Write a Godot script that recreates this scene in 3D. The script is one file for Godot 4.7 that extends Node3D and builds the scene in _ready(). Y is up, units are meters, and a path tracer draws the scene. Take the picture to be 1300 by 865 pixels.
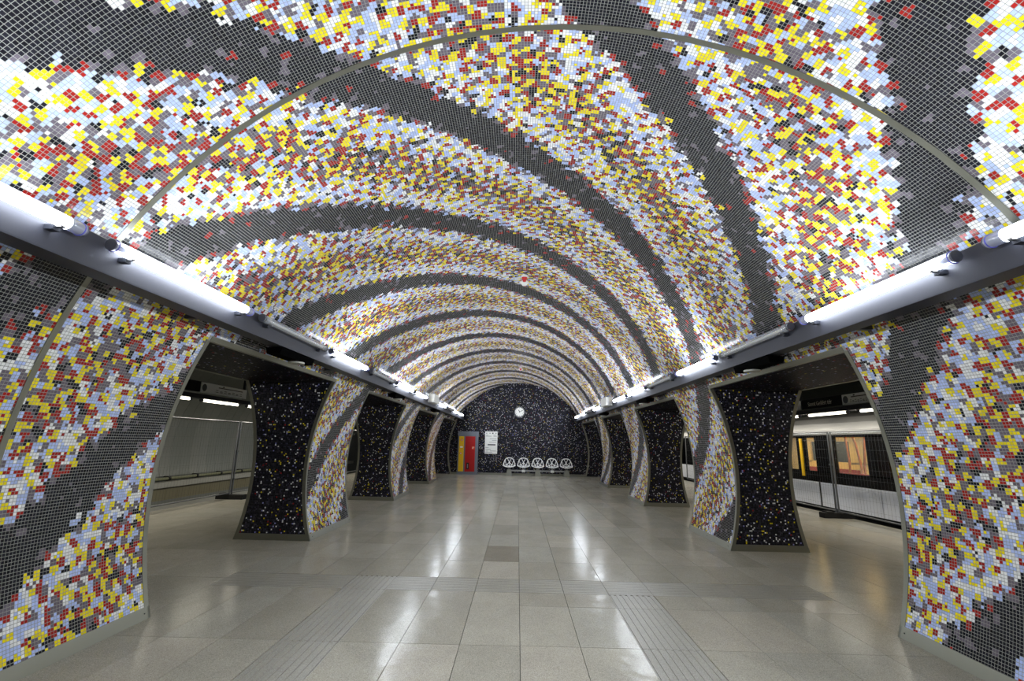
extends Node3D
# Mosaic-clad metro station hall. World: x right, y up, depth runs along -z (helper P takes depth as a positive number).

const R := 3.587            # radius of the hall's barrel
const YC := 1.099           # height of its axis
const PR := 3.84            # radius of the platform tunnels
const PX := 8.35            # their axis, left and right of the hall's
const PY := 1.1
const PITCH := 0.0242       # mosaic tile pitch
const TOP := 2.6146         # height of the passages
const END := 25.06          # end wall
const BACK := -7.0
const TILES_FROM := 0.9
const PIERS := [[1.2, 4.787], [8.239, 10.172], [13.656, 15.587], [18.984, 20.848]]
const RAIL_X := 2.8
const RAIL_Y := 2.895
const LAMP_STEP := 1.93

var M := {}
var names := {}
var rng := RandomNumberGenerator.new()
var tile_mesh: ArrayMesh
var TH_TOP := 0.0
var TH_FLOOR := 0.0

# ------------------------------------------------------------------ helpers
func P(x: float, y: float, d: float) -> Vector3:
	return Vector3(x, y, -d)

func numbered(called: String) -> String:
	var n: int = names.get(called, 0)
	names[called] = n + 1
	return called if n == 0 else "%s_%03d" % [called, n]

func thing(called: String, label: String, category: String, at: Vector3, group := "") -> Node3D:
	var o := Node3D.new()
	o.name = numbered(called)
	add_child(o)
	o.position = at
	o.set_meta("label", label)
	o.set_meta("category", category)
	if group != "":
		o.set_meta("group", group)
	return o

func struct(called: String, label: String, category: String, at := Vector3.ZERO) -> Node3D:
	var o := Node3D.new()
	o.name = called
	add_child(o)
	o.position = at
	o.set_meta("kind", "structure")
	o.set_meta("label", label)
	o.set_meta("category", category)
	return o

func part(called: String, mesh: Mesh, mat: Material, parent: Node3D, at := Vector3.ZERO, turn := Vector3.ZERO) -> MeshInstance3D:
	var o := MeshInstance3D.new()
	o.name = called
	o.mesh = mesh
	o.material_override = mat
	o.position = at
	o.rotation = turn
	o.cast_shadow = GeometryInstance3D.SHADOW_CASTING_SETTING_DOUBLE_SIDED
	parent.add_child(o, true)
	return o

func box(x: float, y: float, z: float) -> BoxMesh:
	var b := BoxMesh.new()
	b.size = Vector3(x, y, z)
	return b

func cyl(r: float, h: float, seg := 20, r2 := -1.0) -> CylinderMesh:
	var c := CylinderMesh.new()
	c.bottom_radius = r
	c.top_radius = r if r2 < 0.0 else r2
	c.height = h
	c.radial_segments = seg
	c.rings = 0
	return c

func begin() -> SurfaceTool:
	var st := SurfaceTool.new()
	st.begin(Mesh.PRIMITIVE_TRIANGLES)
	st.set_smooth_group(-1)
	return st

func done(st: SurfaceTool) -> ArrayMesh:
	st.generate_normals()
	return st.commit()

func quad(st: SurfaceTool, a: Vector3, b: Vector3, c: Vector3, d: Vector3) -> void:
	for v in [a, b, c, a, c, d]:
		st.add_vertex(v)

func add_box(st: SurfaceTool, c: Vector3, s: Vector3) -> void:
	var h := s * 0.5
	for f in [[Vector3.RIGHT, Vector3.UP, Vector3.BACK], [Vector3.UP, Vector3.BACK, Vector3.RIGHT], [Vector3.BACK, Vector3.RIGHT, Vector3.UP]]:
		for k in [-1.0, 1.0]:
			var n: Vector3 = f[0] * k * h
			var u: Vector3 = f[1] * h
			var v: Vector3 = f[2] * h * k
			quad(st, c + n - u - v, c + n - u + v, c + n + u + v, c + n + u - v)

func bar(st: SurfaceTool, a: Vector3, b: Vector3, r: float, seg := 6) -> void:
	var d := (b - a).normalized()
	var u := d.cross(Vector3.UP if absf(d.y) < 0.9 else Vector3.RIGHT).normalized()
	var v := d.cross(u)
	for k in seg:
		var t0 := TAU * k / seg
		var t1 := TAU * (k + 1) / seg
		var o0 := (u * cos(t0) + v * sin(t0)) * r
		var o1 := (u * cos(t1) + v * sin(t1)) * r
		quad(st, a + o0, a + o1, b + o1, b + o0)
		for w in [a, a + o1, a + o0, b, b + o0, b + o1]:
			st.add_vertex(w)

func tube(points: Array, r: float, seg := 6) -> ArrayMesh:
	var st := begin()
	for i in points.size() - 1:
		bar(st, points[i], points[i + 1], r, seg)
	return done(st)

# polygon in the x-y plane, drawn out from depth d0 to d1, moved by -origin
func prism(st: SurfaceTool, poly: PackedVector2Array, d0: float, d1: float, o := Vector3.ZERO) -> void:
	var ids := Geometry2D.triangulate_polygon(poly)
	for k in range(0, ids.size(), 3):
		var a := poly[ids[k]]
		var b := poly[ids[k + 1]]
		var c := poly[ids[k + 2]]
		for q in [a, b, c]:
			st.add_vertex(P(q.x, q.y, d0) - o)
		for q in [a, c, b]:
			st.add_vertex(P(q.x, q.y, d1) - o)
	for i in poly.size():
		var a := poly[i]
		var b := poly[(i + 1) % poly.size()]
		quad(st, P(a.x, a.y, d0) - o, P(a.x, a.y, d1) - o, P(b.x, b.y, d1) - o, P(b.x, b.y, d0) - o)

# curved bar with rectangular section: radii r0..r1 about (cx, cy), angle from the top, depth d0..d1, skewed by k per metre of x
func arc_bar(st: SurfaceTool, cx: float, cy: float, r0: float, r1: float, t0: float, t1: float, d0: float, d1: float, seg: int, o := Vector3.ZERO, k := 0.0) -> void:
	var last := []
	for i in seg + 1:
		var t := lerpf(t0, t1, float(i) / seg)
		var s := sin(t)
		var c := cos(t)
		var sk := -k * r0 * s
		var now := [P(cx + r0 * s, cy + r0 * c, d0 + sk) - o, P(cx + r0 * s, cy + r0 * c, d1 + sk) - o, P(cx + r1 * s, cy + r1 * c, d1 + sk) - o, P(cx + r1 * s, cy + r1 * c, d0 + sk) - o]
		if i == 0:
			quad(st, now[0], now[1], now[2], now[3])
		if i == seg:
			quad(st, now[3], now[2], now[1], now[0])
		if i > 0:
			for e in 4:
				var f := (e + 1) % 4
				quad(st, last[e], now[e], now[f], last[f])
		last = now

func inner_x(y: float) -> float:
	return sqrt(R * R - (y - YC) * (y - YC))

func outer_x(y: float) -> float:
	return PX - sqrt(PR * PR - (y - PY) * (y - PY))

func mat(color: Color, rough := 0.6, metal := 0.0) -> StandardMaterial3D:
	var m := StandardMaterial3D.new()
	m.albedo_color = color
	m.roughness = rough
	m.metallic = metal
	return m

func glow(color: Color, energy: float) -> StandardMaterial3D:
	var m := mat(Color(0.9, 0.9, 0.9), 0.4)
	m.emission_enabled = true
	m.emission = color
	m.emission_energy_multiplier = energy
	return m

func noise_tex(freq: float, kind: int, ramp: Gradient, size := 512, octaves := 3, s := 1, normal := false, bump := 4.0) -> NoiseTexture2D:
	var n := FastNoiseLite.new()
	n.noise_type = kind
	n.frequency = freq
	n.fractal_octaves = octaves
	n.seed = s
	var t := NoiseTexture2D.new()
	t.width = size
	t.height = size
	t.seamless = true
	t.noise = n
	if normal:
		t.as_normal_map = true
		t.bump_strength = bump
	elif ramp:
		t.color_ramp = ramp
	return t

func ramp(stops: Array) -> Gradient:
	var g := Gradient.new()
	var offs := PackedFloat32Array()
	var cols := PackedColorArray()
	for s in stops:
		offs.append(s[0])
		cols.append(s[1])
	g.offsets = offs
	g.colors = cols
	return g

# granite: grains of a few millimetres in several greys, with scattered dark specks and faint worn patches
func grain_tex() -> ImageTexture:
	var n := 1024
	var im := Image.create(n, n, false, Image.FORMAT_RGB8)
	var big := FastNoiseLite.new()
	big.seed = 3
	big.frequency = 0.006
	big.fractal_octaves = 4
	for y in n:
		for x in n:
			var fx := TAU * x / n
			var fy := TAU * y / n
			var v := 0.86 + 0.085 * rng.randfn()
			if (x % 97) > 0:
				v = v * 0.75 + 0.25 * (0.86 + 0.12 * rng.randfn())
			v += 0.05 * big.get_noise_3d(cos(fx) * 160.0 + sin(fy) * 90.0, sin(fx) * 160.0, cos(fy) * 160.0)
			if rng.randf() < 0.03:
				v -= 0.25
			im.set_pixel(x, y, Color(v, v * 0.99, v * 0.965))
	return ImageTexture.create_from_image(im)

func area_light(called: String, at: Vector3, dir: Vector3, along: Vector3, size: Vector2, color: Color, energy: float, parent: Node3D) -> void:
	var l := AreaLight3D.new()
	l.name = called
	l.light_color = color
	l.light_energy = energy
	l.area_size = size
	l.shadow_enabled = true
	l.area_range = 40.0
	parent.add_child(l, true)
	var z := -dir.normalized()
	var x := along.normalized()
	var y := z.cross(x).normalized()
	l.transform = Transform3D(Basis(x, y, z), at)

func put_tile(buf: PackedFloat32Array, p: Vector3, x: Vector3, n: Vector3, z: Vector3, c: Color, tilt: float) -> void:
	var a := rng.randfn(0.0, tilt)
	var b := rng.randfn(0.0, tilt)
	var xx := x - n * a
	var zz := z - n * b
	var nn := n + x * a + z * b
	buf.append_array(PackedFloat32Array([xx.x, nn.x, zz.x, p.x, xx.y, nn.y, zz.y, p.y, xx.z, nn.z, zz.z, p.z, c.r, c.g, c.b, 1.0]))

func tiles(called: String, buf: PackedFloat32Array, parent: Node3D, dull := false) -> void:
	var mm := MultiMesh.new()
	mm.transform_format = MultiMesh.TRANSFORM_3D
	mm.use_colors = true
	mm.mesh = tile_mesh
	mm.instance_count = buf.size() / 16
	mm.buffer = buf
	var o := MultiMeshInstance3D.new()
	o.name = called
	o.multimesh = mm
	o.material_override = M.dull_tile if dull else M.tile
	o.set_meta("kind", "stuff")
	parent.add_child(o, true)

# ------------------------------------------------------------------ start
func _ready() -> void:
	rng.seed = 20140328
	TH_TOP = acos((TOP - YC) / R)
	TH_FLOOR = acos(-YC / R)
	camera_and_sky()
	materials()
	make_floor()
	make_mosaic()
	make_end_wall()
	make_tunnels()
	make_rails()
	make_train()
	make_platform_fittings()
	make_fences()
	make_end_objects()
	make_small_things()

func camera_and_sky() -> void:
	var cam := Camera3D.new()
	cam.name = "camera"
	add_child(cam)
	var pitch := 0.2097
	var yaw := -0.0157
	var roll := 0.0199
	var fw := Vector3(sin(yaw) * cos(pitch), sin(pitch), -cos(yaw) * cos(pitch))
	var r := Vector3(cos(yaw), 0.0, sin(yaw))
	var u := r.cross(fw)
	var r2 := r * cos(roll) + u * sin(roll)
	var u2 := u * cos(roll) - r * sin(roll)
	cam.transform = Transform3D(Basis(r2, u2, -fw), Vector3(-0.0471, 1.65, 0.0))
	cam.fov = rad_to_deg(2.0 * atan(432.5 / 604.36))
	cam.near = 0.05
	cam.far = 200.0
	cam.current = true
	var e := Environment.new()
	e.background_mode = Environment.BG_COLOR
	e.background_color = Color(0, 0, 0)
	e.tonemap_mode = Environment.TONE_MAPPER_LINEAR
	e.tonemap_exposure = 1.0
	e.sdfgi_enabled = true
	e.ssao_enabled = true
	e.ssil_enabled = true
	var w := WorldEnvironment.new()
	w.name = "environment"
	w.environment = e
	add_child(w)

const LAMP_ENERGY := 5.2
const LAMP_GLOW := 20.0
const PLATFORM_ENERGY := 2.2
const PLATFORM_GLOW := 6.0

func materials() -> void:
	# mosaic glass: colour comes from each tile
	var t := mat(Color.WHITE, 0.16)
	t.metallic_specular = 0.32
	t.vertex_color_use_as_albedo = true
	M.tile = t
	M.grout = mat(Color(0.57, 0.57, 0.545), 0.85)
	var tw := mat(Color.WHITE, 0.4)
	tw.vertex_color_use_as_albedo = true
	tw.metallic_specular = 0.14
	M.dull_tile = tw
	M.dark_grout = mat(Color(0.16, 0.16, 0.18), 0.8)
	var st := mat(Color(0.56, 0.56, 0.51), 0.42, 0.85)
	st.roughness_texture = noise_tex(0.02, FastNoiseLite.TYPE_SIMPLEX, ramp([[0.0, Color(0.8, 0.8, 0.8)], [1.0, Color.WHITE]]), 256)
	st.uv1_triplanar = true
	st.uv1_world_triplanar = true
	M.steel = st
	M.steel_plain = mat(Color(0.62, 0.62, 0.62), 0.35, 0.9)
	M.rail = mat(Color(0.19, 0.20, 0.235), 0.5, 0.3)
	M.plate = mat(Color(0.20, 0.205, 0.24), 0.55, 0.2)
	M.lens = glow(Color(0.93, 0.96, 1.0), LAMP_GLOW)
	M.plat_lens = glow(Color(1.0, 0.97, 0.88), PLATFORM_GLOW)
	var cap := mat(Color(0.75, 0.77, 0.84, 0.55), 0.12)
	cap.transparency = BaseMaterial3D.TRANSPARENCY_ALPHA
	M.cap = cap
	var shell := mat(Color(0.8, 0.82, 0.85, 0.35), 0.1)
	shell.transparency = BaseMaterial3D.TRANSPARENCY_ALPHA
	M.shell = shell
	M.cap_end = mat(Color(0.3, 0.31, 0.36), 0.4)
	M.ring = mat(Color(0.34, 0.34, 0.75), 0.3)
	M.white_tube = mat(Color(0.85, 0.85, 0.82), 0.4)
	M.black = mat(Color(0.03, 0.03, 0.035), 0.45)
	M.matte_black = mat(Color(0.02, 0.02, 0.02), 0.95)
	M.matte_black.metallic_specular = 0.1
	M.dark = mat(Color(0.1, 0.1, 0.11), 0.6)
	M.white = mat(Color(0.88, 0.88, 0.86), 0.4)
	M.red = mat(Color(0.75, 0.05, 0.05), 0.35)
	# granite slabs in five tones: fine grain, faint large stains
	var grain := grain_tex()
	var gloss := noise_tex(0.02, FastNoiseLite.TYPE_SIMPLEX, ramp([[0.0, Color(0.7, 0.7, 0.7)], [0.5, Color(0.85, 0.85, 0.85)], [1.0, Color(1, 1, 1)]]), 512, 5, 9)
	var wave := noise_tex(0.03, FastNoiseLite.TYPE_SIMPLEX, null, 512, 4, 11, true, 2.0)
	M.slab = []
	for k in 6:
		var c: Color = [Color(0.76, 0.75, 0.71), Color(0.735, 0.725, 0.685), Color(0.78, 0.765, 0.725), Color(0.75, 0.745, 0.71), Color(0.72, 0.71, 0.67), Color(0.63, 0.61, 0.565)][k]
		var m := mat(c, 0.21)
		m.metallic_specular = 0.17
		m.albedo_texture = grain
		m.roughness_texture = gloss
		m.normal_enabled = true
		m.normal_texture = wave
		m.normal_scale = 0.12
		m.uv1_triplanar = true
		m.uv1_world_triplanar = true
		m.uv1_scale = Vector3(0.31, 0.31, 0.31)
		M.slab.append(m)
	M.ribbed = mat(Color(0.70, 0.695, 0.665), 0.4)
	M.ribbed.albedo_texture = grain
	M.ribbed.uv1_triplanar = true
	M.ribbed.uv1_world_triplanar = true
	M.ribbed.uv1_scale = Vector3(0.31, 0.31, 0.31)
	M.mortar = mat(Color(0.22, 0.21, 0.19), 0.9)
	# one bevelled glass tile
	var s := begin()
	var a := 0.0101
	var b := 0.0104
	var lo := -0.0016
	var top := [Vector3(-a, 0, -a), Vector3(a, 0, -a), Vector3(a, 0, a), Vector3(-a, 0, a)]
	var bot := [Vector3(-b, lo, -b), Vector3(b, lo, -b), Vector3(b, lo, b), Vector3(-b, lo, b)]
	quad(s, top[0], top[1], top[2], top[3])
	for i in 4:
		var j := (i + 1) % 4
		quad(s, top[j], top[i], bot[i], bot[j])
	tile_mesh = done(s)

# ------------------------------------------------------------------ floor
func slab(called: String, parent: Node3D, x0: float, x1: float, d0: float, d1: float, meshes: Dictionary, tone := -1) -> void:
	var w := x1 - x0 - 0.005
	var l := d1 - d0 - 0.005
	var key := "%.3f %.3f" % [w, l]
	if not meshes.has(key):
		meshes[key] = box(w, 0.03, l)
	if tone < 0:
		tone = rng.randi_range(0, 4)
	part(called, meshes[key], M.slab[tone], parent, P((x0 + x1) * 0.5, -0.015 + rng.randf_range(-0.0006, 0.0), (d0 + d1) * 0.5))

func ribbed_slab(parent: Node3D, x0: float, x1: float, d0: float, d1: float, along_depth: bool, height: float, step: float) -> void:
	var st := begin()
	var c := P((x0 + x1) * 0.5, 0, (d0 + d1) * 0.5)
	add_box(st, Vector3(0, -0.015 - height, 0), Vector3(x1 - x0 - 0.005, 0.03, d1 - d0 - 0.005))
	if along_depth:
		var n := int(round((x1 - x0) / step))
		for k in n:
			add_box(st, Vector3(-(x1 - x0) * 0.5 + (k + 0.5) * step, -height * 0.5, 0), Vector3(step * 0.55, height, d1 - d0 - 0.006))
	else:
		var n := int(round((d1 - d0) / step))
		for k in n:
			add_box(st, Vector3(0, -height * 0.5, -(d1 - d0) * 0.5 + (k + 0.5) * step), Vector3(x1 - x0 - 0.006, height, step * 0.72))
	part("ribbed_slab", done(st), M.ribbed, parent, c)

func make_floor() -> void:
	var f := struct("floor", "polished grey granite slab floor with dark joints", "floor")
	part("bed", box(16.1, 0.3, END - BACK + 12.0), M.mortar, f, P(0, -0.155 - 0.012, (END + BACK) * 0.5 + 6.0))
	var meshes := {}
	# hall, near part: slab by slab
	for i in 14:
		var x0 := -3.5 + 0.5 * i
		var x1 := x0 + 0.5
		var rows := [1.57, 2.97, 4.37, 5.80] if x0 < -0.01 else [2.38, 3.38, 4.38, 5.36, 5.80]
		for k in rows.size() - 1:
			if i == 3 or i == 9:
				ribbed_slab(f, x0, x1, rows[k], rows[k + 1], true, 0.006, 0.0625)
			else:
				slab("slab", f, x0, x1, rows[k], rows[k + 1], meshes)
		if i == 3:
			ribbed_slab(f, x0, x1, 5.80, 6.33, true, 0.006, 0.0625)
		else:
			ribbed_slab(f, x0, x1, 5.80, 6.33, false, 0.0015, 0.0589)
		var d := 6.33
		var ends := [7.19, 8.2, 9.2, 10.2, 11.2, 12.2, 13.2, 14.2]
		for e in ends:
			slab("slab", f, x0, x1, d, e, meshes, 5 if (i == 6 and absf(d - 7.19) < 0.01) else -1)
			d = e
	# platforms beside the first passages: larger slabs
	for side in [-1.0, 1.0]:
		for i in 4:
			var xa: float = 3.5 + i * 0.9375
			for k in 8:
				var d0 := 3.3 + k * 1.4
				var x0 := minf(side * xa, side * (xa + 0.9375))
				slab("slab", f, x0, x0 + 0.9375, d0, d0 + 1.4, meshes)
		for k in 8:
			var d0 := 3.3 + k * 1.4
			var x0 := minf(side * 7.25, side * 8.05)
			slab("slab", f, x0, x0 + 0.8, d0, d0 + 1.4, meshes)
	# the rest: joined
	var tone_st := []
	for k in 5:
		tone_st.append(begin())
	var put := func(x0: float, x1: float, d0: float, d1: float) -> void:
		add_box(tone_st[rng.randi_range(0, 4)], P((x0 + x1) * 0.5, -0.015, (d0 + d1) * 0.5), Vector3(x1 - x0 - 0.005, 0.03, d1 - d0 - 0.005))
	for i in 14:
		var x0 := -3.5 + 0.5 * i
		for k in 11:
			put.call(x0, x0 + 0.5, 14.2 + k, 15.2 + k)
		var near := 1.57 if x0 < -0.01 else 2.38
		for k in 10:
			put.call(x0, x0 + 0.5, near - 1.0 - k, near - k)
	for side in [-1.0, 1.0]:
		for i in 5:
			var xa: float = 3.5 + i * 0.9375
			var w := 0.9375 if i < 4 else 0.8
			var x0 := minf(side * xa, side * (xa + w))
			for k in 14:
				put.call(x0, x0 + w, 14.5 + k * 1.4, 15.9 + k * 1.4)
			for k in 7:
				put.call(x0, x0 + w, 1.9 - k * 1.4, 3.3 - k * 1.4)
	for k in 5:
		var o := part("far_slabs", done(tone_st[k]), M.slab[k], f)
		o.set_meta("kind", "stuff")

# ------------------------------------------------------------------ mosaic
enum {BLACK, GREY, WHITE, BLUE, YELLOW, RED}
var COLORS := [Color(0.010, 0.010, 0.014), Color(0.135, 0.115, 0.140), Color(0.78, 0.78, 0.77), Color(0.42, 0.51, 0.80), Color(0.76, 0.62, 0.010), Color(0.31, 0.017, 0.014)]

# chances of black, grey, white, blue, yellow, red by distance from the middle of a dark band
const ZONES := [
	[0.00, [0.955, 0.04, 0.00, 0.00, 0.00, 0.005]],
	[0.20, [0.90, 0.08, 0.00, 0.00, 0.00, 0.02]],
	[0.28, [0.30, 0.42, 0.02, 0.06, 0.04, 0.16]],
	[0.345, [0.05, 0.24, 0.16, 0.28, 0.12, 0.15]],
	[0.43, [0.01, 0.06, 0.32, 0.33, 0.18, 0.10]],
	[0.64, [0.02, 0.08, 0.27, 0.31, 0.21, 0.11]],
	[0.80, [0.04, 0.17, 0.11, 0.22, 0.27, 0.19]],
	[0.96, [0.07, 0.25, 0.02, 0.09, 0.31, 0.26]],
	[1.17, [0.09, 0.26, 0.02, 0.07, 0.30, 0.26]]]

func pick(d: float) -> int:
	var k := 0
	while k < ZONES.size() - 2 and d > ZONES[k + 1][0]:
		k += 1
	var t := clampf((d - ZONES[k][0]) / (ZONES[k + 1][0] - ZONES[k][0]), 0.0, 1.0)
	var r := rng.randf()
	for c in 6:
		r -= lerpf(ZONES[k][1][c], ZONES[k + 1][1][c], t)
		if r < 0.0:
			return c
	return BLACK

func band_distance(theta: float, d: float) -> float:
	var q := (d - 0.0605 * rad_to_deg(theta) - 2.3) / 2.33
	return absf(q - round(q)) * 2.33

func tint(c: int) -> Color:
	var col: Color = COLORS[c]
	var v := 1.0 + rng.randf_range(-0.12, 0.12)
	if c == BLACK:
		v = rng.randf_range(0.7, 1.8)
	return Color(col.r * v, col.g * v, col.b * v)

func make_mosaic() -> void:
	var half := int(TH_FLOOR * R / PITCH)
	var nt := 2 * half
	var nz := int((END - TILES_FROM) / PITCH)
	var grid := PackedByteArray()
	grid.resize(nt * nz)
	var dth := PITCH / R
	# small blocky patches: every tile takes the colour of the nearest of the loosely spaced seeds
	var cell := 2.25
	var ni := int(nt / cell) + 2
	var nj := int(nz / cell) + 2
	var si := PackedFloat32Array()
	var sj := PackedFloat32Array()
	var sc := PackedByteArray()
	si.resize(ni * nj)
	sj.resize(ni * nj)
	sc.resize(ni * nj)
	for a in ni:
		for b in nj:
			var q := a * nj + b
			si[q] = (a - 0.5 + rng.randf_range(0.0, 1.0)) * cell
			sj[q] = (b - 0.5 + rng.randf_range(0.0, 1.0)) * cell
			var dist := absf(band_distance((si[q] + 0.5 - half) * dth, TILES_FROM + (sj[q] + 0.5) * PITCH) + rng.randfn(0.0, 0.02))
			var c := pick(dist)
			for again in 2:
				var same := (a > 0 and sc[q - nj] == c) or (b > 0 and sc[q - 1] == c) or (a > 0 and b > 0 and sc[q - nj - 1] == c)
				if same and c != BLACK and (c >= YELLOW or again == 0):
					c = pick(dist)
			sc[q] = c
	for i in nt:
		var a0 := int(i / cell)
		var th := (i + 0.5 - half) * dth
		for j in nz:
			var b0 := int(j / cell)
			var best := 1e9
			var col := 0
			for a in range(maxi(a0 - 1, 0), mini(a0 + 3, ni)):
				for b in range(maxi(b0 - 1, 0), mini(b0 + 3, nj)):
					var q := a * nj + b
					var da := absf(si[q] - i)
					var db := absf(sj[q] - j)
					var m := maxf(da, db) + 0.3 * minf(da, db)
					if m < best:
						best = m
						col = sc[q]
			if rng.randf() < 0.05:
				col = pick(band_distance(th, TILES_FROM + (j + 0.5) * PITCH))
			grid[i * nz + j] = col
	# the vault
	var vault := struct("ceiling", "barrel vault clad in spiralling mosaic bands of white, yellow, red and black", "ceiling")
	var st := begin()
	arc_bar(st, 0, YC, R + 0.0012, R + 0.25, -TH_TOP, TH_TOP, BACK, END + 0.3, 130)
	part("vault_shell", done(st), M.grout, vault)
	st = begin()
	arc_bar(st, 0, YC, R - 0.004, R + 0.01, -TH_TOP, TH_TOP, 2.978, 3.022, 130, Vector3.ZERO, 0.08)
	part("joint_strip", done(st), M.steel, vault)
	# solid masonry above the passages, with its dark soffit, and the steel edge along it
	for side in [-1.0, 1.0]:
		var poly := PackedVector2Array()
		for k in 13:
			var th := lerpf(TH_TOP, 0.62, k / 12.0)
			poly.append(Vector2(side * (R + 0.02) * sin(th), YC + (R + 0.02) * cos(th)))
		poly.append(Vector2(side * 4.0, 4.6))
		for k in 9:
			var y := lerpf(4.2, TOP + 0.004, k / 8.0)
			poly.append(Vector2(side * (outer_x(y)), y))
		st = begin()
		prism(st, poly, BACK, END + 0.3)
		part("lintel_mass", done(st), M.dark_grout, vault)
		for k in PIERS.size():
			var d0: float = PIERS[k][1]
			var d1: float = PIERS[k + 1][0] if k + 1 < PIERS.size() else END
			st = begin()
			arc_bar(st, 0, YC, R - 0.004, R + 0.03, side * TH_TOP, side * (TH_TOP - 0.014), d0, d1, 1)
			add_box(st, P(side * (inner_x(TOP) + 0.022), TOP, (d0 + d1) * 0.5), Vector3(0.05, 0.008, d1 - d0))
			part("passage_edge", done(st), M.steel, vault)
			st = begin()
			add_box(st, P(side * (outer_x(TOP) - 0.01), TOP, (d0 + d1) * 0.5), Vector3(0.05, 0.012, d1 - d0))
			part("passage_edge", done(st), M.steel, vault)
			if k < 2:
				var sb := PackedFloat32Array()
				var nx := int((outer_x(TOP) - inner_x(TOP) - 0.10) / PITCH)
				var nd := int((d1 - d0) / PITCH)
				for a in nx:
					for b in nd:
						var c := speckle(0.006, 0.001, 0.12)
						put_tile(sb, P(side * (inner_x(TOP) + 0.055 + (a + 0.5) * PITCH), TOP - 0.0005, d0 + (b + 0.5) * PITCH), Vector3.RIGHT, Vector3.DOWN, Vector3.FORWARD, c, 0.012)
				tiles("soffit_tiles", sb, vault, true)
	# cells go to the vault or to the pillar they lie on
	var vault_buf := PackedFloat32Array()
	var pier_buf := {}
	var edge := 0.05
	for i in nt:
		var th := (i + 0.5 - half) * dth
		var s := sin(th)
		var c := cos(th)
		var n := Vector3(-s, -c, 0)
		var x := Vector3(c, -s, 0)
		var y := YC + R * c
		var on_vault := absf(th) < TH_TOP - 0.014
		if not on_vault and y < 0.1:
			continue
		for j in nz:
			var d := TILES_FROM + (j + 0.5) * PITCH
			if on_vault:
				put_tile(vault_buf, P(R * s, y, d), x, n, Vector3.FORWARD, tint(grid[i * nz + j]), 0.012)
			else:
				for k in PIERS.size():
					if d > PIERS[k][0] + edge and d < PIERS[k][1] - edge:
						var key := k * 2 + (1 if s > 0.0 else 0)
						if not pier_buf.has(key):
							pier_buf[key] = PackedFloat32Array()
						var o := pier_origin(k, signf(s))
						put_tile(pier_buf[key], P(R * s, y, d) - o, x, n, Vector3.FORWARD, tint(grid[i * nz + j]), 0.012)
						break
	tiles("mosaic_tiles", vault_buf, vault)
	var order := ["nearest", "second", "third", "fourth"]
	for k in PIERS.size():
		for side in [-1.0, 1.0]:
			make_pier(k, side, order[k], pier_buf[k * 2 + (1 if side > 0.0 else 0)])

func pier_origin(k: int, side: float) -> Vector3:
	return P(side * 4.0, 0, (PIERS[k][0] + PIERS[k][1]) * 0.5)

func speckle(white: float, yellow: float, grey: float) -> Color:
	var r := rng.randf()
	if r < white:
		return tint(WHITE)
	if r < white + yellow:
		return tint(YELLOW)
	if r < white + yellow + grey:
		var v := rng.randf_range(0.012, 0.06)
		return Color(v * rng.randf_range(0.8, 1.1), v * 0.85, v * rng.randf_range(1.0, 1.5))
	if r < white + yellow + grey + 0.012:
		return Color(0.28, 0.28, 0.6)
	if r < white + yellow + grey + 0.017:
		return tint(RED)
	return Color(0.006, 0.006, 0.009) * rng.randf_range(0.6, 1.8)

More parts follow.
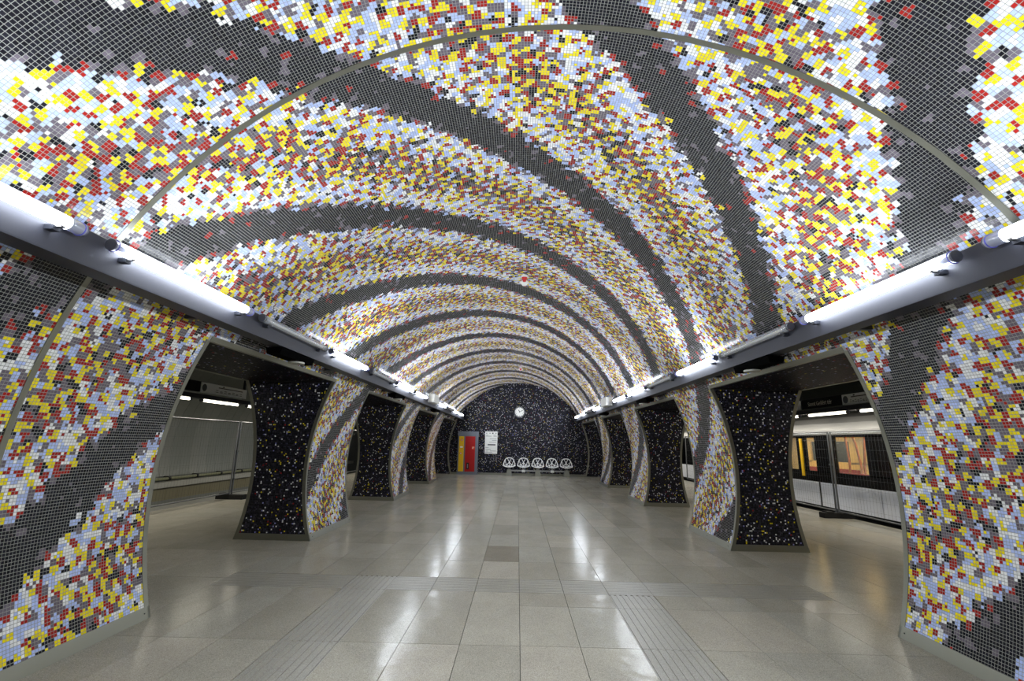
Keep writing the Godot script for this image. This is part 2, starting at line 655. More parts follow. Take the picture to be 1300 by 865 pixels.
func make_pier(k: int, side: float, nth: String, buf: PackedFloat32Array) -> void:
	var d0: float = PIERS[k][0]
	var d1: float = PIERS[k][1]
	var o := pier_origin(k, side)
	var where := "left" if side < 0.0 else "right"
	var p := thing("mosaic_pillar", "waisted mosaic pillar with steel edges, %s in the %s-hand row" % [nth, where], "pillar", o, "mosaic pillars")
	var poly := PackedVector2Array()
	for i in 29:
		var y := lerpf(0.0, TOP, i / 28.0)
		poly.append(Vector2(side * (inner_x(y) + 0.012), y))
	for i in 29:
		var y := lerpf(TOP, 0.0, i / 28.0)
		poly.append(Vector2(side * (outer_x(y) - 0.003), y))
	var st := begin()
	prism(st, poly, d0 + 0.0012, d1 - 0.0012, o)
	part("core", done(st), M.dark_grout, p)
	st = begin()
	arc_bar(st, 0, YC, R + 0.0012, R + 0.02, side * TH_TOP, side * TH_FLOOR, d0 + 0.01, d1 - 0.01, 40, o)
	part("grout_bed", done(st), M.grout, p)
	tiles("mosaic_tiles", buf, p)
	# speckled end face towards the camera
	var fb := PackedFloat32Array()
	if k > 0:
		for a in int(1.7 / PITCH):
			for b in int((TOP - 0.11) / PITCH):
				var x := 3.3 + (a + 0.5) * PITCH
				var y := 0.105 + (b + 0.5) * PITCH
				if x > inner_x(y) + 0.055 and x < outer_x(y) - 0.055:
					put_tile(fb, P(side * x, y, d0) - o, Vector3.RIGHT, Vector3.BACK, Vector3.DOWN, speckle(0.045, 0.018, 0.30), 0.02)
		tiles("end_face_tiles", fb, p)
	# steel angles along the four curved edges, plinth all round
	for e in [0, 1]:
		var da := d0 - 0.004 if e == 0 else d1 - 0.05
		var db := d0 + 0.05 if e == 0 else d1 + 0.004
		var fa := d0 - 0.004 if e == 0 else d1 - 0.004
		var fb2 := d0 + 0.004 if e == 0 else d1 + 0.004
		st = begin()
		arc_bar(st, 0, YC, R - 0.004, R + 0.006, side * TH_TOP, side * TH_FLOOR, da, db, 40, o)
		arc_bar(st, 0, YC, R + 0.006, R + 0.05, side * TH_TOP, side * TH_FLOOR, fa, fb2, 40, o)
		part("edge_angle", done(st), M.steel, p)
		st = begin()
		var t_top := asin((TOP - PY) / PR)
		var t_bot := asin(-PY / PR)
		var c0 := -side * (PI * 0.5 - t_top)
		var c1 := -side * (PI * 0.5 - t_bot)
		arc_bar(st, side * PX, PY, PR - 0.006, PR + 0.004, c0, c1, da, db, 40, o)
		arc_bar(st, side * PX, PY, PR + 0.004, PR + 0.048, c0, c1, fa, fb2, 40, o)
		part("edge_angle", done(st), M.steel, p)
	st = begin()
	var xa := inner_x(0.0) - 0.006
	var xb := inner_x(0.1) - 0.006
	prism(st, PackedVector2Array([Vector2(side * xa, 0), Vector2(side * (xa + 0.05), 0), Vector2(side * (xb + 0.05), 0.1), Vector2(side * xb, 0.1)]), d0 - 0.006, d1 + 0.006, o)
	var ya := outer_x(0.0) + 0.006
	var yb := outer_x(0.1) + 0.006
	prism(st, PackedVector2Array([Vector2(side * xa, 0), Vector2(side * xb, 0.1), Vector2(side * yb, 0.1), Vector2(side * ya, 0)]), d0 - 0.007, d0 + 0.02, o)
	prism(st, PackedVector2Array([Vector2(side * xa, 0), Vector2(side * xb, 0.1), Vector2(side * yb, 0.1), Vector2(side * ya, 0)]), d1 - 0.02, d1 + 0.007, o)
	prism(st, PackedVector2Array([Vector2(side * (ya - 0.05), 0), Vector2(side * ya, 0), Vector2(side * yb, 0.1), Vector2(side * (yb - 0.05), 0.1)]), d0 - 0.006, d1 + 0.006, o)
	var pl := part("plinth", done(st), M.steel, p)
	# screw heads on the plinth
	for q in 3:
		var dd := lerpf(d0 + 0.12, d1 - 0.06, q / 2.0)
		part("screw", cyl(0.006, 0.006, 10), M.black, pl, P(side * (inner_x(0.05) - 0.007), 0.05, dd) - o, Vector3(0, 0, PI / 2))
	if k == 0:
		st = begin()
		arc_bar(st, 0, YC, R - 0.005, R + 0.006, side * TH_TOP, side * TH_FLOOR, 2.978, 3.022, 40, o, 0.08)
		part("joint_strip", done(st), M.steel, p)

# ------------------------------------------------------------------ end wall
func make_end_wall() -> void:
	var w := struct("wall_end", "black mosaic end wall speckled with white tiles", "wall")
	part("wall_body", box(9.7, 5.4, 0.3), M.dark_grout, w, P(0, 2.6, END + 0.1512))
	var buf := PackedFloat32Array()
	for a in int(9.6 / PITCH):
		for b in int(4.75 / PITCH):
			var x := -4.8 + (a + 0.5) * PITCH
			var y := 0.0 + (b + 0.5) * PITCH
			var hall := x * x + (y - YC) * (y - YC) < R * R
			if not hall and (y > TOP or absf(x) > outer_x(y)):
				continue
			put_tile(buf, P(x, y, END), Vector3.RIGHT, Vector3.BACK, Vector3.DOWN, speckle(0.040, 0.006, 0.20), 0.02)
	tiles("wall_tiles", buf, w, true)
	for side in [-1.0, 1.0]:
		var st := begin()
		arc_bar(st, 0, YC, R - 0.03, R + 0.05, side * TH_TOP, side * TH_FLOOR, END - 0.02, END + 0.01, 40)
		part("edge_angle", done(st), M.steel, w)
	var bb := struct("baseboard_end", "low brushed steel baseboard along the black end wall", "baseboard")
	part("strip", box(5.5, 0.09, 0.02), M.steel, bb, P(0.67, 0.045, END - 0.012))
	part("strip", box(0.3, 0.09, 0.02), M.steel, bb, P(-3.27, 0.045, END - 0.012))
	var back := struct("wall_back", "plain grey wall closing the hall behind the viewer", "wall")
	part("wall_body", box(26.0, 7.5, 0.3), M.grout, back, P(0, 2.0, BACK - 0.15))

# ------------------------------------------------------------------ platform tunnels
func make_tunnels() -> void:
	M.tunnel = mat(Color(0.36, 0.375, 0.36), 0.55)
	M.panel = []
	for k in 3:
		M.panel.append(mat([Color(0.50, 0.52, 0.505), Color(0.485, 0.505, 0.49), Color(0.515, 0.53, 0.515)][k], 0.38))
	M.ochre = mat(Color(0.47, 0.45, 0.36), 0.7)
	M.concrete = mat(Color(0.66, 0.66, 0.63), 0.75)
	M.bed = mat(Color(0.16, 0.155, 0.15), 0.9)
	for side in [-1.0, 1.0]:
		var where := "left" if side < 0.0 else "right"
		var t := struct("wall_" + where, "curved grey panelled tunnel wall across the %s track" % where, "wall")
		var st := begin()
		# from the pillars' heads over the crown and down to the track bed
		arc_bar(st, side * PX, PY, PR + 0.03, PR + 0.3, -side * deg_to_rad(64.0), side * deg_to_rad(128.0), BACK, 44.0, 60)
		part("tunnel_shell", done(st), M.tunnel, t)
		part("track_bed", box(4.2, 0.3, 51.0), M.bed, t, P(side * 10.1, -1.35, 18.5))
		part("platform_side", box(0.25, 1.2, 51.0), M.concrete, t, P(side * 7.94, -0.64, 18.5))
		part("tunnel_end", box(9.0, 7.0, 0.3), M.dark, t, P(side * 8.9, 1.9, 44.1))
		part("platform_floor_far", box(3.6, 0.3, 18.0), M.mortar, t, P(side * 6.2, -0.16, 35.0))
		if side < 0.0:
			for k in 34:
				var d0 := 11.0 + 0.5 * k
				st = begin()
				arc_bar(st, side * PX, PY, PR, PR + 0.025, side * deg_to_rad(30.0), side * deg_to_rad(102.5), d0 + 0.005, d0 + 0.495, 26)
				part("wall_panel", done(st), M.panel[rng.randi_range(0, 2)], t)
			part("walkway_ledge", box(0.5, 0.18, 30.0), M.concrete, t, P(side * 12.02, 0.015, 20.0))
			for k in 30:
				part("lower_panel", box(0.05, 0.5, 0.59), M.ochre, t, P(side * 11.9, -0.33, 10.3 + 0.6 * k))
			part("cable_duct", box(0.28, 0.4, 30.0), M.concrete, t, P(side * 11.75, -0.79, 20.0))
	# pipe with clamps on the left tunnel wall
	var pipe := thing("wall_pipe", "pale green pipe held by black clamps along the left tunnel wall", "pipe", P(-11.95, 0.2, 19.0))
	part("pipe_run", cyl(0.05, 20.0, 14), mat(Color(0.52, 0.53, 0.42), 0.45), pipe, Vector3.ZERO, Vector3(PI / 2, 0, 0))
	for k in 14:
		var c := part("clamp", cyl(0.075, 0.09, 12), M.black, pipe, Vector3(0, 0, 9.5 - 1.45 * k), Vector3(PI / 2, 0, 0))
		part("bolt", box(0.16, 0.035, 0.05), M.black, c, Vector3(-0.1, 0.0, -0.05))

# ------------------------------------------------------------------ light rails of the hall
func make_rails() -> void:
	var ordinal := ["first", "second", "third", "fourth", "fifth", "sixth", "seventh", "eighth", "ninth", "tenth", "eleventh", "twelfth"]
	for side in [-1.0, 1.0]:
		var where := "left" if side < 0.0 else "right"
		var rail := thing("light_rail", "long dark grey steel rail carrying the %s-hand row of tube lamps" % where, "rail", P(side * RAIL_X, RAIL_Y, 0))
		var l := 24.9 - BACK
		var mid := (24.9 + BACK) * 0.5
		part("bottom_channel", box(0.15, 0.07, l), M.rail, rail, P(side * 0.145, -0.155, mid))
		part("back_plate", box(0.014, 0.235, l), M.plate, rail, P(side * 0.063, -0.0725, mid))
		part("lower_lip", box(0.025, 0.012, l), M.rail, rail, P(side * 0.05, -0.188, mid))
		for k in 8:
			part("wall_bracket", box(0.17, 0.05, 0.05), M.rail, rail, P(side * 0.30, -0.15, 1.0 + 3.3 * k))
		var n := 0
		for k in [-3, -2, -1, 0, 1, 2, 3, 4, 5, 7, 8, 9, 10]:
			var d0: float = 2.99 + LAMP_STEP * k
			var lit: bool = k in [-3, -2, -1, 0, 2, 4, 5, 7, 9, 10]
			var label := ""
			if k < -1:
				label = "%s tube lamp on the %s rail behind the viewer" % ["further" if k == -3 else "nearer", where]
			else:
				label = "%s tube lamp on the %s rail, %s from the camera" % ["glowing" if lit else "unlit clear", where, ordinal[n]]
				n += 1
			lamp(P(side * RAIL_X, RAIL_Y, d0 + 0.83), side, lit, label)

func lamp(at: Vector3, side: float, lit: bool, label: String) -> void:
	var t := thing("tube_lamp", label, "lamp", at, "tube lamps on the hall rails")
	var lay := Vector3(PI / 2, 0, 0)
	if lit:
		part("lamp_tube", cyl(0.041, 1.50, 24), M.lens, t, Vector3.ZERO, lay)
		var dir := Vector3(-side * 0.93, 0.12, 0.0)
		area_light("tube_light", dir.normalized() * 0.043, dir, Vector3.FORWARD, Vector2(1.36, 0.014), Color(0.93, 0.96, 1.0), LAMP_ENERGY, t)
	else:
		part("clear_housing", cyl(0.041, 1.50, 24), M.shell, t, Vector3.ZERO, lay)
		part("lamp_tube", cyl(0.014, 1.50, 14), M.white_tube, t, Vector3.ZERO, lay)
		part("reflector", box(0.05, 0.004, 1.48), M.white_tube, t, Vector3(0, -0.02, 0))
	for e in [-1.0, 1.0]:
		var c := part("end_cap", cyl(0.042, 0.10, 24), M.cap if lit else M.shell, t, Vector3(0, 0, e * 0.80), lay)
		var tor := TorusMesh.new()
		tor.inner_radius = 0.039
		tor.outer_radius = 0.046
		tor.rings = 24
		tor.ring_segments = 8
		part("ring", tor, M.ring if lit else M.rail, c, Vector3(0, e * 0.035, 0))
		part("socket", cyl(0.02, 0.10, 14), M.cap_end, c)
		part("end_plug", cyl(0.040, 0.012, 24), M.cap_end, t, Vector3(0, 0, e * 0.856), lay)
		var b := part("bracket", box(0.055, 0.03, 0.05), M.rail, t, Vector3(side * 0.027, -0.058, e * 0.70))
		part("clip", box(0.085, 0.012, 0.03), M.steel_plain, b, Vector3(-side * 0.022, 0.010, 0))

# ------------------------------------------------------------------ the train
func make_train() -> void:
	var o := P(9.6, 0, 14.0)
	var t := thing("metro_train", "white and black metro train with lit windows at the right platform", "train", o)
	var face := 8.3 - 9.6
	M.train_white = mat(Color(0.93, 0.94, 0.97), 0.35)
	M.train_black = mat(Color(0.015, 0.015, 0.02), 0.2)
	M.roof = mat(Color(0.62, 0.62, 0.62), 0.35, 0.5)
	M.cream = mat(Color(0.94, 0.86, 0.62), 0.5)
	M.yellow = mat(Color(0.85, 0.68, 0.03), 0.4)
	M.pole = mat(Color(0.72, 0.42, 0.08), 0.4)
	M.seat_red = mat(Color(0.62, 0.10, 0.05), 0.6)
	var glass := mat(Color(0.75, 0.8, 0.8, 0.08), 0.02)
	glass.transparency = BaseMaterial3D.TRANSPARENCY_ALPHA
	M.glass = glass
	# openings along the side: [from, to, is a door leaf]
	var openings := []
	for c in [2.85, 8.65, 14.45, 20.25]:
		openings.append([c - 2.65, c - 1.5, false])
		openings.append([c - 0.65, c - 0.21, true])
		openings.append([c + 0.24, c + 0.68, true])
		openings.append([c + 1.32, c + 2.47, false])
	openings.sort_custom(func(a, b): return a[0] < b[0])
	var d := -1.0
	for w in openings:
		part("band_panel", box(0.06, 0.96, w[0] - d), M.train_black, t, P(face + 0.03, 1.48, (w[0] + d) * 0.5) - P(0, 0, 14.0))
		d = w[1]
	part("band_panel", box(0.06, 0.96, 28.0 - d), M.train_black, t, P(face + 0.03, 1.48, (28.0 + d) * 0.5) - P(0, 0, 14.0))
	part("band_top", box(0.06, 0.07, 29.0), M.train_black, t, P(face + 0.03, 1.965, -0.5))
	part("band_bottom", box(0.06, 0.29, 29.0), M.train_black, t, P(face + 0.03, 0.875, -0.5))
	for w in openings:
		var g := part("window", box(0.012, 0.92, w[1] - w[0]), M.glass, t, P(face + 0.04, 1.475, (w[0] + w[1]) * 0.5 - 14.0))
		g.cast_shadow = GeometryInstance3D.SHADOW_CASTING_SETTING_ON
	# white lower panels with open seams, doors with a yellow edge
	var seams := [-1.0, 0.9, 2.15, 3.55, 5.0, 6.7, 7.95, 9.35, 11.5, 13.75, 15.15, 17.3, 19.55, 20.95, 23.0, 25.5, 28.0]
	for k in seams.size() - 1:
		part("side_panel", box(0.05, 0.62, seams[k + 1] - seams[k] - 0.03), M.train_white, t, P(face + 0.025, 0.42, (seams[k] + seams[k + 1]) * 0.5 - 14.0))
	part("inner_skin", box(0.03, 0.65, 29.0), M.black, t, P(face + 0.07, 0.4, -0.5))
	part("under_frame", box(2.3, 0.9, 29.0), M.black, t, P(0.05, -0.42, -0.5))
	for c in [2.85, 8.65, 14.45, 20.25]:
		part("door_edge", box(0.03, 1.06, 0.10), M.yellow, t, P(face - 0.012, 1.38, c - 14.0))
		part("door_gap", box(0.012, 0.62, 0.05), M.black, t, P(face - 0.004, 0.42, c - 0.70 - 14.0))
	# roof: rounded shoulder in brushed metal
	var st := begin()
	var prof := PackedVector2Array([Vector2(face, 2.0), Vector2(face, 2.12), Vector2(face + 0.06, 2.3), Vector2(face + 0.2, 2.45), Vector2(face + 0.5, 2.57), Vector2(1.0, 2.6), Vector2(1.3, 2.4), Vector2(1.3, 2.3), Vector2(face + 0.3, 2.3), Vector2(face + 0.1, 2.0)])
	prism(st, prof, -15.0, 14.0)
	part("roof", done(st), M.roof, t)
	part("gutter", box(0.04, 0.025, 29.0), M.train_white, t, P(face - 0.01, 2.05, -0.5))
	# inside
	part("cabin_floor", box(2.5, 0.05, 29.0), M.dark, t, P(0.05, 0.05, -0.5))
	part("far_side", box(0.06, 1.15, 29.0), M.cream, t, P(1.27, 0.62, -0.5))
	part("far_side", box(0.06, 0.45, 29.0), M.cream, t, P(1.27, 2.1, -0.5))
	for k in 8:
		part("partition", box(0.06, 0.75, 1.5), M.cream, t, P(1.27, 1.52, -13.0 + 3.6 * k))
	part("cabin_ceiling", box(2.5, 0.04, 29.0), M.white, t, P(0.05, 2.28, -0.5))
	part("far_glass", box(0.02, 0.8, 29.0), M.black, t, P(1.32, 1.55, -0.5))
	part("end_partition", box(2.5, 2.2, 0.06), M.cream, t, P(0.05, 1.2, -14.9))
	part("end_partition", box(2.5, 2.2, 0.06), M.cream, t, P(0.05, 1.2, 13.9))
	for c in [-11.15, -5.35, 0.45, 6.25]:
		part("cabin_light", box(0.25, 0.03, 4.6), glow(Color(1.0, 0.84, 0.5), 3.0), t, P(0.0, 2.24, c - 2.3))
		area_light("cabin_glow", P(0.0, 2.21, c - 2.3), Vector3.DOWN, Vector3.FORWARD, Vector2(4.4, 0.3), Color(1.0, 0.84, 0.50), 6.0, t)
		for e in [-2.07, 1.90]:
			var s := part("seat_row", box(0.45, 0.12, 1.3), M.seat_red, t, P(-0.95, 0.62, c + e))
			part("seat_back", box(0.1, 0.40, 1.3), M.seat_red, s, Vector3(-0.22, 0.22, 0))
			part("seat_back", box(0.1, 0.4, 1.3), M.seat_red, t, P(1.15, 0.78, c + e))
			part("divider", box(0.6, 1.15, 0.05), M.cream, t, P(-0.85, 1.4, c + e - 0.75))
			part("grab_pole", tube([P(-0.5, 0.7, c + e + 1.2 - 0.45), P(-0.5, 1.3, c + e + 1.2 - 0.38), P(-0.45, 1.8, c + e + 1.2 - 0.2), P(-0.4, 2.26, c + e + 1.2 + 0.1)], 0.028, 8), M.pole, t)
			part("grab_pole", tube([P(-0.1, 0.1, c + e + 1.2 + 0.1), P(-0.1, 1.2, c + e + 1.2 + 0.05), P(-0.15, 2.26, c + e + 1.2 - 0.2)], 0.028, 8), M.pole, t)
			part("grab_pole", tube([P(-0.4, 0.1, c + e + 1.2 + 0.3), P(-0.4, 1.2, c + e + 1.2 + 0.2), P(-0.35, 2.26, c + e + 1.2 + 0.35)], 0.028, 8), M.pole, t)

# ------------------------------------------------------------------ platform lamps and signs
func make_platform_fittings() -> void:
	for side in [-1.0, 1.0]:
		var where := "left" if side < 0.0 else "right"
		var rail := thing("platform_light_rail", "dark rail with lamps hung over the edge of the %s platform" % where, "rail", P(side * 7.62, 2.56, 14.0))
		part("channel", box(0.22, 0.10, 36.0), M.rail, rail)
		part("fin", box(0.03, 0.10, 36.0), M.rail, rail, Vector3(side * 0.1, 0.02, 0))
		for k in 10:
			part("hanger", box(0.05, 2.2, 0.05), M.rail, rail, P(side * 0.08, 1.2, -14.0 + 3.3 * k))
		for k in 14:
			var d: float = (12.08 if side < 0.0 else 12.0) + LAMP_STEP * (k - 5)
			var l := thing("platform_lamp", "glowing tube lamp under the %s platform rail, %s" % [where, ["far behind the viewer", "behind the viewer", "beside the viewer", "just ahead of the viewer", "hidden by the nearest pillar", "below the signs", "past the signs", "by the second pillar", "behind the second pillar", "past the second pillar", "before the third pillar", "at the third pillar", "behind the third pillar", "furthest off"][k]], "lamp", P(side * 7.6, 2.475, d), "platform lamps")
			part("lamp_tube", cyl(0.03, 1.45, 16), M.plat_lens, l, Vector3.ZERO, Vector3(PI / 2, 0, 0))
			part("end_cap", cyl(0.033, 0.07, 16), M.cap_end, l, Vector3(0, 0, 0.76), Vector3(PI / 2, 0, 0))
			part("end_cap", cyl(0.033, 0.07, 16), M.cap_end, l, Vector3(0, 0, -0.76), Vector3(PI / 2, 0, 0))
			area_light("tube_light", Vector3(0, -0.036, 0), Vector3(side * 0.3, -1, 0), Vector3.FORWARD, Vector2(1.36, 0.03), Color(1.0, 0.97, 0.9), PLATFORM_ENERGY, l)
	# signs
	M.sign_black = mat(Color(0.03, 0.035, 0.045), 0.35)
	M.sign_grey = mat(Color(0.96, 0.97, 0.97), 0.5)
	M.ink = mat(Color(0.12, 0.12, 0.13), 0.6)
	M.emblem = mat(Color(0.36, 0.37, 0.38), 0.6)
	var s := thing("station_sign", "black station name sign reading Szent Gellért tér over the right platform", "sign", P(7.6, 2.765, 12.15))
	part("panel", box(0.06, 0.24, 1.62), M.sign_black, s)
	var tm := TextMesh.new()
	tm.text = "Szent Gellért tér"
	var fnt := SystemFont.new()
	fnt.font_names = PackedStringArray(["Droid Sans"])
	tm.font = fnt
	tm.font_size = 32
	tm.pixel_size = 0.0042
	tm.depth = 0.006
	part("lettering", tm, M.white, s, Vector3(-0.034, -0.01, -0.05), Vector3(0, -PI / 2, 0))
	map_panel(P(7.6, 2.76, 10.88), 1.0, 0.92, "grey line map panel beside the black station name sign", -1.0)
	map_panel(P(7.6, 2.765, 13.9), 1.0, 1.6, "grey panel past the far end of the station name sign", 0.0)
	map_panel(P(-7.6, 2.78, 12.15), -1.0, 1.92, "pale line map panel hung over the left platform", 1.0)
	var b := thing("platform_sign", "plain black sign panel next to the left platform map", "sign", P(-7.6, 2.78, 10.35))
	part("panel", box(0.06, 0.24, 1.62), M.sign_black, b)
	part("rim", box(0.07, 0.012, 1.63), M.rail, b, Vector3(0, 0.12, 0))

# printed line map: emblem, line, rows of small print. marks: 0 none
func map_panel(at: Vector3, side: float, length: float, label: String, marks: float) -> void:
	var s := thing("map_panel", label, "sign", at)
	part("panel", box(0.06, 0.24, length), M.sign_grey, s)
	if marks == 0.0:
		return
	var f := -side * 0.032
	var left := 1.0 if side < 0.0 else -1.0     # towards +z is the reader's left on the left platform
	part("emblem", cyl(0.085, 0.004, 24), M.emblem, s, Vector3(f, 0.0, left * (length * 0.5 - 0.12)), Vector3(0, 0, PI / 2))
	part("printed_line", box(0.004, 0.018, length * 0.55), M.ink, s, Vector3(f, 0.05, -left * length * 0.12))
	part("printed_mark", box(0.004, 0.03, 0.05), M.ink, s, Vector3(f, 0.085, left * length * 0.05))
	for k in 7:
		part("printed_text", box(0.004, 0.012, length * 0.05), M.emblem, s, Vector3(f, -0.02 - 0.02 * (k % 2), left * (length * 0.18 - k * length * 0.09)))
		part("printed_text", box(0.004, 0.012, length * 0.06), M.emblem, s, Vector3(f, -0.065, left * (length * 0.18 - k * length * 0.09)))

# ------------------------------------------------------------------ site fences on the platforms
func make_fences() -> void:
	M.galv = mat(Color(0.40, 0.41, 0.42), 0.55, 0.5)
	M.wire = mat(Color(0.30, 0.31, 0.32), 0.7)
	M.rubber = mat(Color(0.05, 0.05, 0.05), 0.8)
	for side in [-1.0, 1.0]:
		var where := "left" if side < 0.0 else "right"
		var joint := 13.3 if side < 0.0 else 12.26
		var order := ["nearest", "second", "third", "fourth", "furthest"]
		for k in 5:
			var d0: float = joint + 0.05 + (k - 2) * 3.5
			var d1 := d0 + 3.40
			var f := thing("fence_panel", "wire mesh site fence panel on the %s platform, %s" % [where, order[k]], "fence", P(side * 7.75, 0, d0), "site fence panels")
			for d in [0.0, 3.40]:
				part("post", cyl(0.022, 1.93, 12), M.galv, f, P(0, 1.09, d))
			for y in [2.04, 0.16]:
				part("cross_bar", cyl(0.017, 3.4, 10), M.galv, f, P(0, y, 1.7), Vector3(PI / 2, 0, 0))
			var st := begin()
			for q in 33:
				bar(st, P(0, 0.16, 0.1 + q * 0.1), P(0, 2.04, 0.1 + q * 0.1), 0.0014, 4)
			for q in 8:
				bar(st, P(0, 0.3 + q * 0.22, 0), P(0, 0.3 + q * 0.22, 3.4), 0.0012, 4)
			var wires := part("wire_mesh", done(st), M.wire, f)
			wires.set_meta("kind", "stuff")
			var foot := thing("ballast_block", "black rubber ballast block on the %s platform, under the %s panel joint" % [where, order[k]], "block", P(side * 7.72, 0, d0 - 0.05), "fence ballast blocks")
			part("block", box(0.72, 0.12, 0.22), M.rubber, foot, Vector3(0, 0.061, 0))
			part("raised_end", box(0.16, 0.03, 0.2), M.rubber, foot, Vector3(-0.2, 0.134, 0))
			var cl := part("clamp", box(0.06, 0.05, 0.06), M.galv, f, P(0, 1.25, -0.01))
			part("bolt", cyl(0.01, 0.11, 8), M.galv, cl, Vector3.ZERO, Vector3(0, 0, PI / 2))

# ------------------------------------------------------------------ things at the end wall
func make_end_objects() -> void:
	# fire cabinet
	var grey := mat(Color(0.42, 0.44, 0.48), 0.45)
	var c := thing("fire_cabinet", "grey cabinet with a narrow yellow and a wide red door at the end wall", "cabinet", P(-2.58, 0, 24.93))
	part("body", box(1.04, 2.12, 0.16), grey, c, Vector3(0, 1.06, 0))
	part("head_panel", box(1.06, 0.22, 0.18), grey, c, Vector3(0, 2.02, 0.005))
	var yd := part("yellow_door", box(0.25, 1.74, 0.03), mat(Color(0.86, 0.68, 0.02), 0.4), c, Vector3(-0.33, 1.01, 0.09))
	for y in [0.68, 0.02]:
		var tor := TorusMesh.new()
		tor.inner_radius = 0.03
		tor.outer_radius = 0.055
		part("warning_ring", tor, M.red, yd, Vector3(0.02 if y > 0.5 else -0.02, y, 0.016), Vector3(PI / 2, 0, 0))
		part("warning_core", cyl(0.03, 0.006, 16), M.white, yd, Vector3(0.02 if y > 0.5 else -0.02, y, 0.017), Vector3(PI / 2, 0, 0))
	part("sticker", box(0.14, 0.07, 0.004), M.white, yd, Vector3(0.0, 0.33, 0.017))
	var rd := part("red_door", box(0.50, 1.74, 0.03), mat(Color(0.66, 0.015, 0.02), 0.4), c, Vector3(0.12, 1.01, 0.09))
	part("handle_recess", box(0.13, 0.33, 0.012), M.black, rd, Vector3(-0.10, -0.60, 0.014))
	part("handle", box(0.04, 0.20, 0.03), M.steel_plain, rd, Vector3(-0.10, -0.60, 0.025))
	var hyd := part("hydrant_sign", box(0.14, 0.14, 0.004), mat(Color(0.85, 0.35, 0.22), 0.5), rd, Vector3(0.16, 0.30, 0.017))
	part("printed_mark", box(0.03, 0.09, 0.003), M.white, hyd, Vector3(-0.03, 0, 0.003))
	part("printed_mark", box(0.05, 0.02, 0.003), M.white, hyd, Vector3(0.02, 0.03, 0.003))
	part("plinth", box(1.06, 0.08, 0.18), grey, c, Vector3(0, 0.04, 0.005))
	# notice board
	var n := thing("notice_board", "white information notice with black print on the black end wall", "notice", P(-1.41, 1.03, 25.03))
	part("board", box(0.64, 1.12, 0.03), M.white, n, Vector3(0, 0.56, 0))
	for k in 4:
		part("pictogram", cyl(0.035 if k == 2 else 0.024, 0.004, 14), M.ink if k != 1 else M.emblem, n, Vector3([-0.24, -0.07, 0.08, 0.24][k], 1.03, 0.017), Vector3(PI / 2, 0, 0))
	for q in [[-0.21, 0.93, 0.1], [0.18, 0.94, 0.16], [-0.14, 0.88, 0.3], [0.2, 0.88, 0.16], [0.1, 0.75, 0.34], [0.16, 0.67, 0.24], [0.08, 0.58, 0.36], [-0.2, 0.31, 0.16], [-0.14, 0.22, 0.26], [-0.2, 0.13, 0.1], [0.1, 0.14, 0.3], [-0.1, 0.06, 0.36]]:
		part("printed_text", box(q[2], 0.018, 0.003), M.emblem, n, Vector3(q[0], q[1], 0.0165))
	part("printed_bar", box(0.40, 0.055, 0.003), M.ink, n, Vector3(0.03, 0.45, 0.0165))
	# clock: ten past eleven
	var k := thing("wall_clock", "round white station clock with grey rim above the bench", "clock", P(0.03, 3.17, 25.0))
	part("case", cyl(0.29, 0.10, 40), mat(Color(0.36, 0.37, 0.38), 0.4, 0.4), k, Vector3.ZERO, Vector3(PI / 2, 0, 0))
	part("dial", cyl(0.235, 0.01, 40), mat(Color(0.92, 0.92, 0.90), 0.4), k, Vector3(0, 0, 0.052), Vector3(PI / 2, 0, 0))
	for h in 12:
		var a := TAU * h / 12.0
		part("hour_mark", box(0.016, 0.045, 0.004), M.ink, k, Vector3(sin(a) * 0.2, cos(a) * 0.2, 0.058), Vector3(0, 0, -a))
	for h in [[deg_to_rad(335.0), 0.13, 0.03], [deg_to_rad(60.0), 0.20, 0.022]]:
		part("hand", box(h[2], h[1], 0.005), M.black, k, Vector3(sin(h[0]) * h[1] * 0.42, cos(h[0]) * h[1] * 0.42, 0.063), Vector3(0, 0, -h[0]))
	part("hub", cyl(0.022, 0.014, 12), M.black, k, Vector3(0, 0, 0.063), Vector3(PI / 2, 0, 0))
	# bench of five wire seats
	var wire := mat(Color(0.93, 0.93, 0.92), 0.35)
	var leg_m := mat(Color(0.50, 0.50, 0.46), 0.7)
	var b := thing("seat_bench", "bench of five white wire shell seats on grey feet below the clock", "bench", P(0.98, 0, 24.5))
	part("beam", box(3.0, 0.07, 0.07), M.steel_plain, b, Vector3(0, 0.25, 0))
	for i in 3:
		var st := begin()
		prism(st, PackedVector2Array([Vector2(-0.16, 0), Vector2(0.16, 0), Vector2(0.09, 0.31), Vector2(-0.09, 0.31)]), -0.16, 0.16)
		part("foot", done(st), leg_m, b, Vector3(-1.43 + 1.43 * i, 0, 0))
	for i in 2:
		part("bracket", box(0.16, 0.11, 0.12), M.white, b, Vector3(-0.715 + 1.43 * i, 0.24, 0))
	for i in 5:
		var x := -1.43 + 0.715 * i
		var s := part("seat", seat_mesh(), wire, b, Vector3(x, 0.40, 0.0))
		part("stem", tube([Vector3(-0.1, 0.05, 0.05), Vector3(0, -0.1, 0), Vector3(0.1, 0.05, 0.05)], 0.016, 8), M.steel_plain, s)

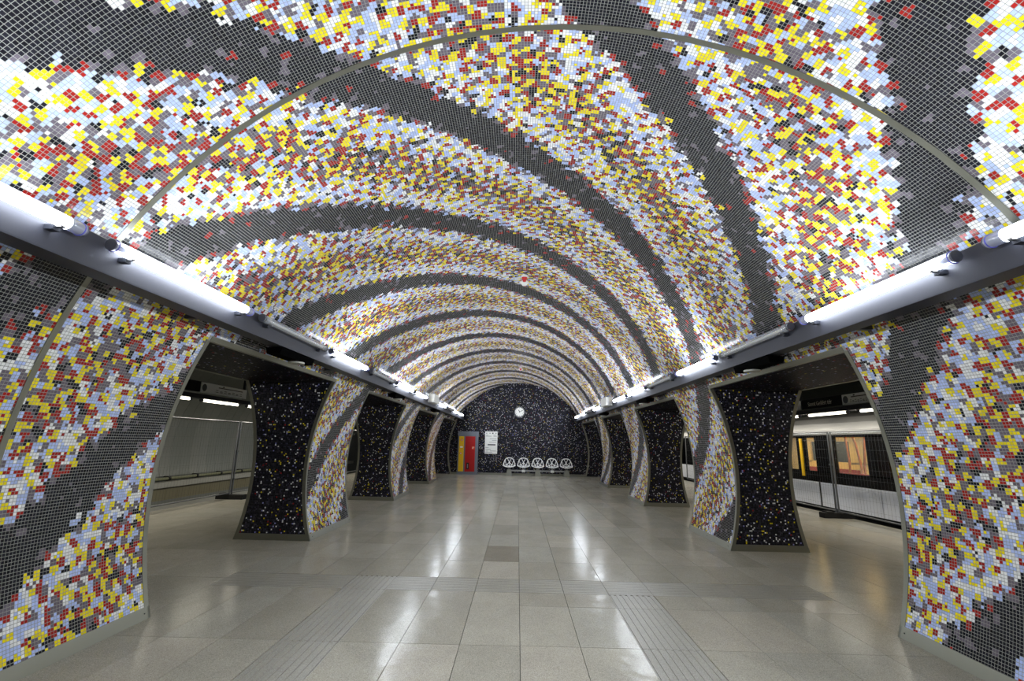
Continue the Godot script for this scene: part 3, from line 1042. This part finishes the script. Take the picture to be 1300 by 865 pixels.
# wire shell: a bent net of rounded bars, seat pan curling up into a backrest
func shell_point(u: float, v: float) -> Vector3:
	# u across -1..1, v from the front edge 0 to the top of the back 1
	var wide := 0.30 * (1.0 - 0.22 * maxf(0.0, v - 0.45) / 0.55)
	var x := u * wide
	var z := 0.26 - 0.48 * minf(v / 0.55, 1.0)
	var y := 0.03
	if v > 0.4:
		var t := (v - 0.4) / 0.6
		y = 0.03 + 0.42 * t * t * (1.6 - 0.6 * t)
		z -= 0.12 * t
	y += 0.06 * u * u
	z += 0.07 * u * u * clampf(v * 1.5, 0.0, 1.0)
	return Vector3(x, y, z)

var seat_cache: ArrayMesh
func seat_mesh() -> ArrayMesh:
	if seat_cache:
		return seat_cache
	var st := begin()
	var rim := []
	for i in 28:
		var a := TAU * i / 28.0
		var q := Vector2(cos(a), sin(a))
		var s := 1.0 / pow(pow(absf(q.x), 3.0) + pow(absf(q.y), 3.0), 1.0 / 3.0)
		rim.append(shell_point(q.x * s, 0.5 + 0.5 * q.y * s))
	for i in 28:
		bar(st, rim[i], rim[(i + 1) % 28], 0.022, 7)
	var centre := Vector2(0.0, 0.52)
	var hub := shell_point(centre.x, centre.y)
	var ring := []
	for i in 5:
		var a := TAU * i / 5.0 + PI / 2
		ring.append(Vector2(cos(a) * 0.52, 0.52 + sin(a) * 0.27))
	for i in 5:
		var q: Vector2 = ring[i]
		var w: Vector2 = ring[(i + 1) % 5]
		var p := shell_point(q.x, q.y)
		bar(st, hub, p, 0.016, 6)
		bar(st, p, shell_point((q.x + w.x) * 0.5, (q.y + w.y) * 0.5), 0.016, 6)
		bar(st, shell_point((q.x + w.x) * 0.5, (q.y + w.y) * 0.5), shell_point(w.x, w.y), 0.016, 6)
		for s in [-1, 1]:
			var k: int = posmod(int(round((TAU * i / 5.0 + PI / 2) / TAU * 28.0)) + s * 2, 28)
			bar(st, p, rim[k], 0.015, 6)
	seat_cache = done(st)
	return seat_cache

# ------------------------------------------------------------------ odds and ends on the vault and rails
func make_small_things() -> void:
	var depth := [8.43, 19.68]
	for i in 2:
		var nth: String = ["nearer", "further"][i]
		var b := thing("alarm_beacon", "small red beacon on the crown of the vault, the %s of two" % nth, "beacon", P(0.03, YC + R, depth[i]))
		part("base", cyl(0.06, 0.04, 20), M.white, b, Vector3(0, -0.02, 0))
		part("red_dome", cyl(0.025, 0.08, 20, 0.055), M.red, b, Vector3(0, -0.08, 0))
		var s := thing("smoke_detector", "small white ceiling detector behind the %s red beacon" % nth, "detector", P(0.03, YC + R, depth[i] + 0.35))
		part("base", cyl(0.085, 0.03, 24), M.white, s, Vector3(0, -0.015, 0))
		part("cap", cyl(0.04, 0.05, 24, 0.07), M.white, s, Vector3(0, -0.05, 0))
	for side in [-1.0, 1.0]:
		var where := "left" if side < 0.0 else "right"
		var order := ["first", "second", "third"]
		for i in 3:
			var s := thing("rail_speaker", "black speaker with a pale disc under the %s rail, at the %s passage" % [where, order[i]], "speaker", P(side * 2.95, 2.612, [5.95, 11.35, 16.8][i]), "rail speakers")
			var st := begin()
			prism(st, PackedVector2Array([Vector2(-0.08, 0.0), Vector2(0.08, 0.0), Vector2(0.10, 0.078), Vector2(-0.10, 0.078)]), -0.45, 0.45)
			part("housing", done(st), M.matte_black, s)
			part("disc", cyl(0.10, 0.02, 28), mat(Color(0.72, 0.72, 0.68), 0.5), s, Vector3(0, -0.012, -0.15))
		var e := thing("sign_box", "white box on the %s lamp rail far down the hall" % where, "box", P(side * 2.745, 2.93, 15.2))
		part("case", box(0.20, 0.26, 0.9), M.white, e)
		part("face", box(0.16, 0.2, 0.01), mat(Color(0.95, 0.95, 0.92), 0.3), e, Vector3(0, 0, 0.455))
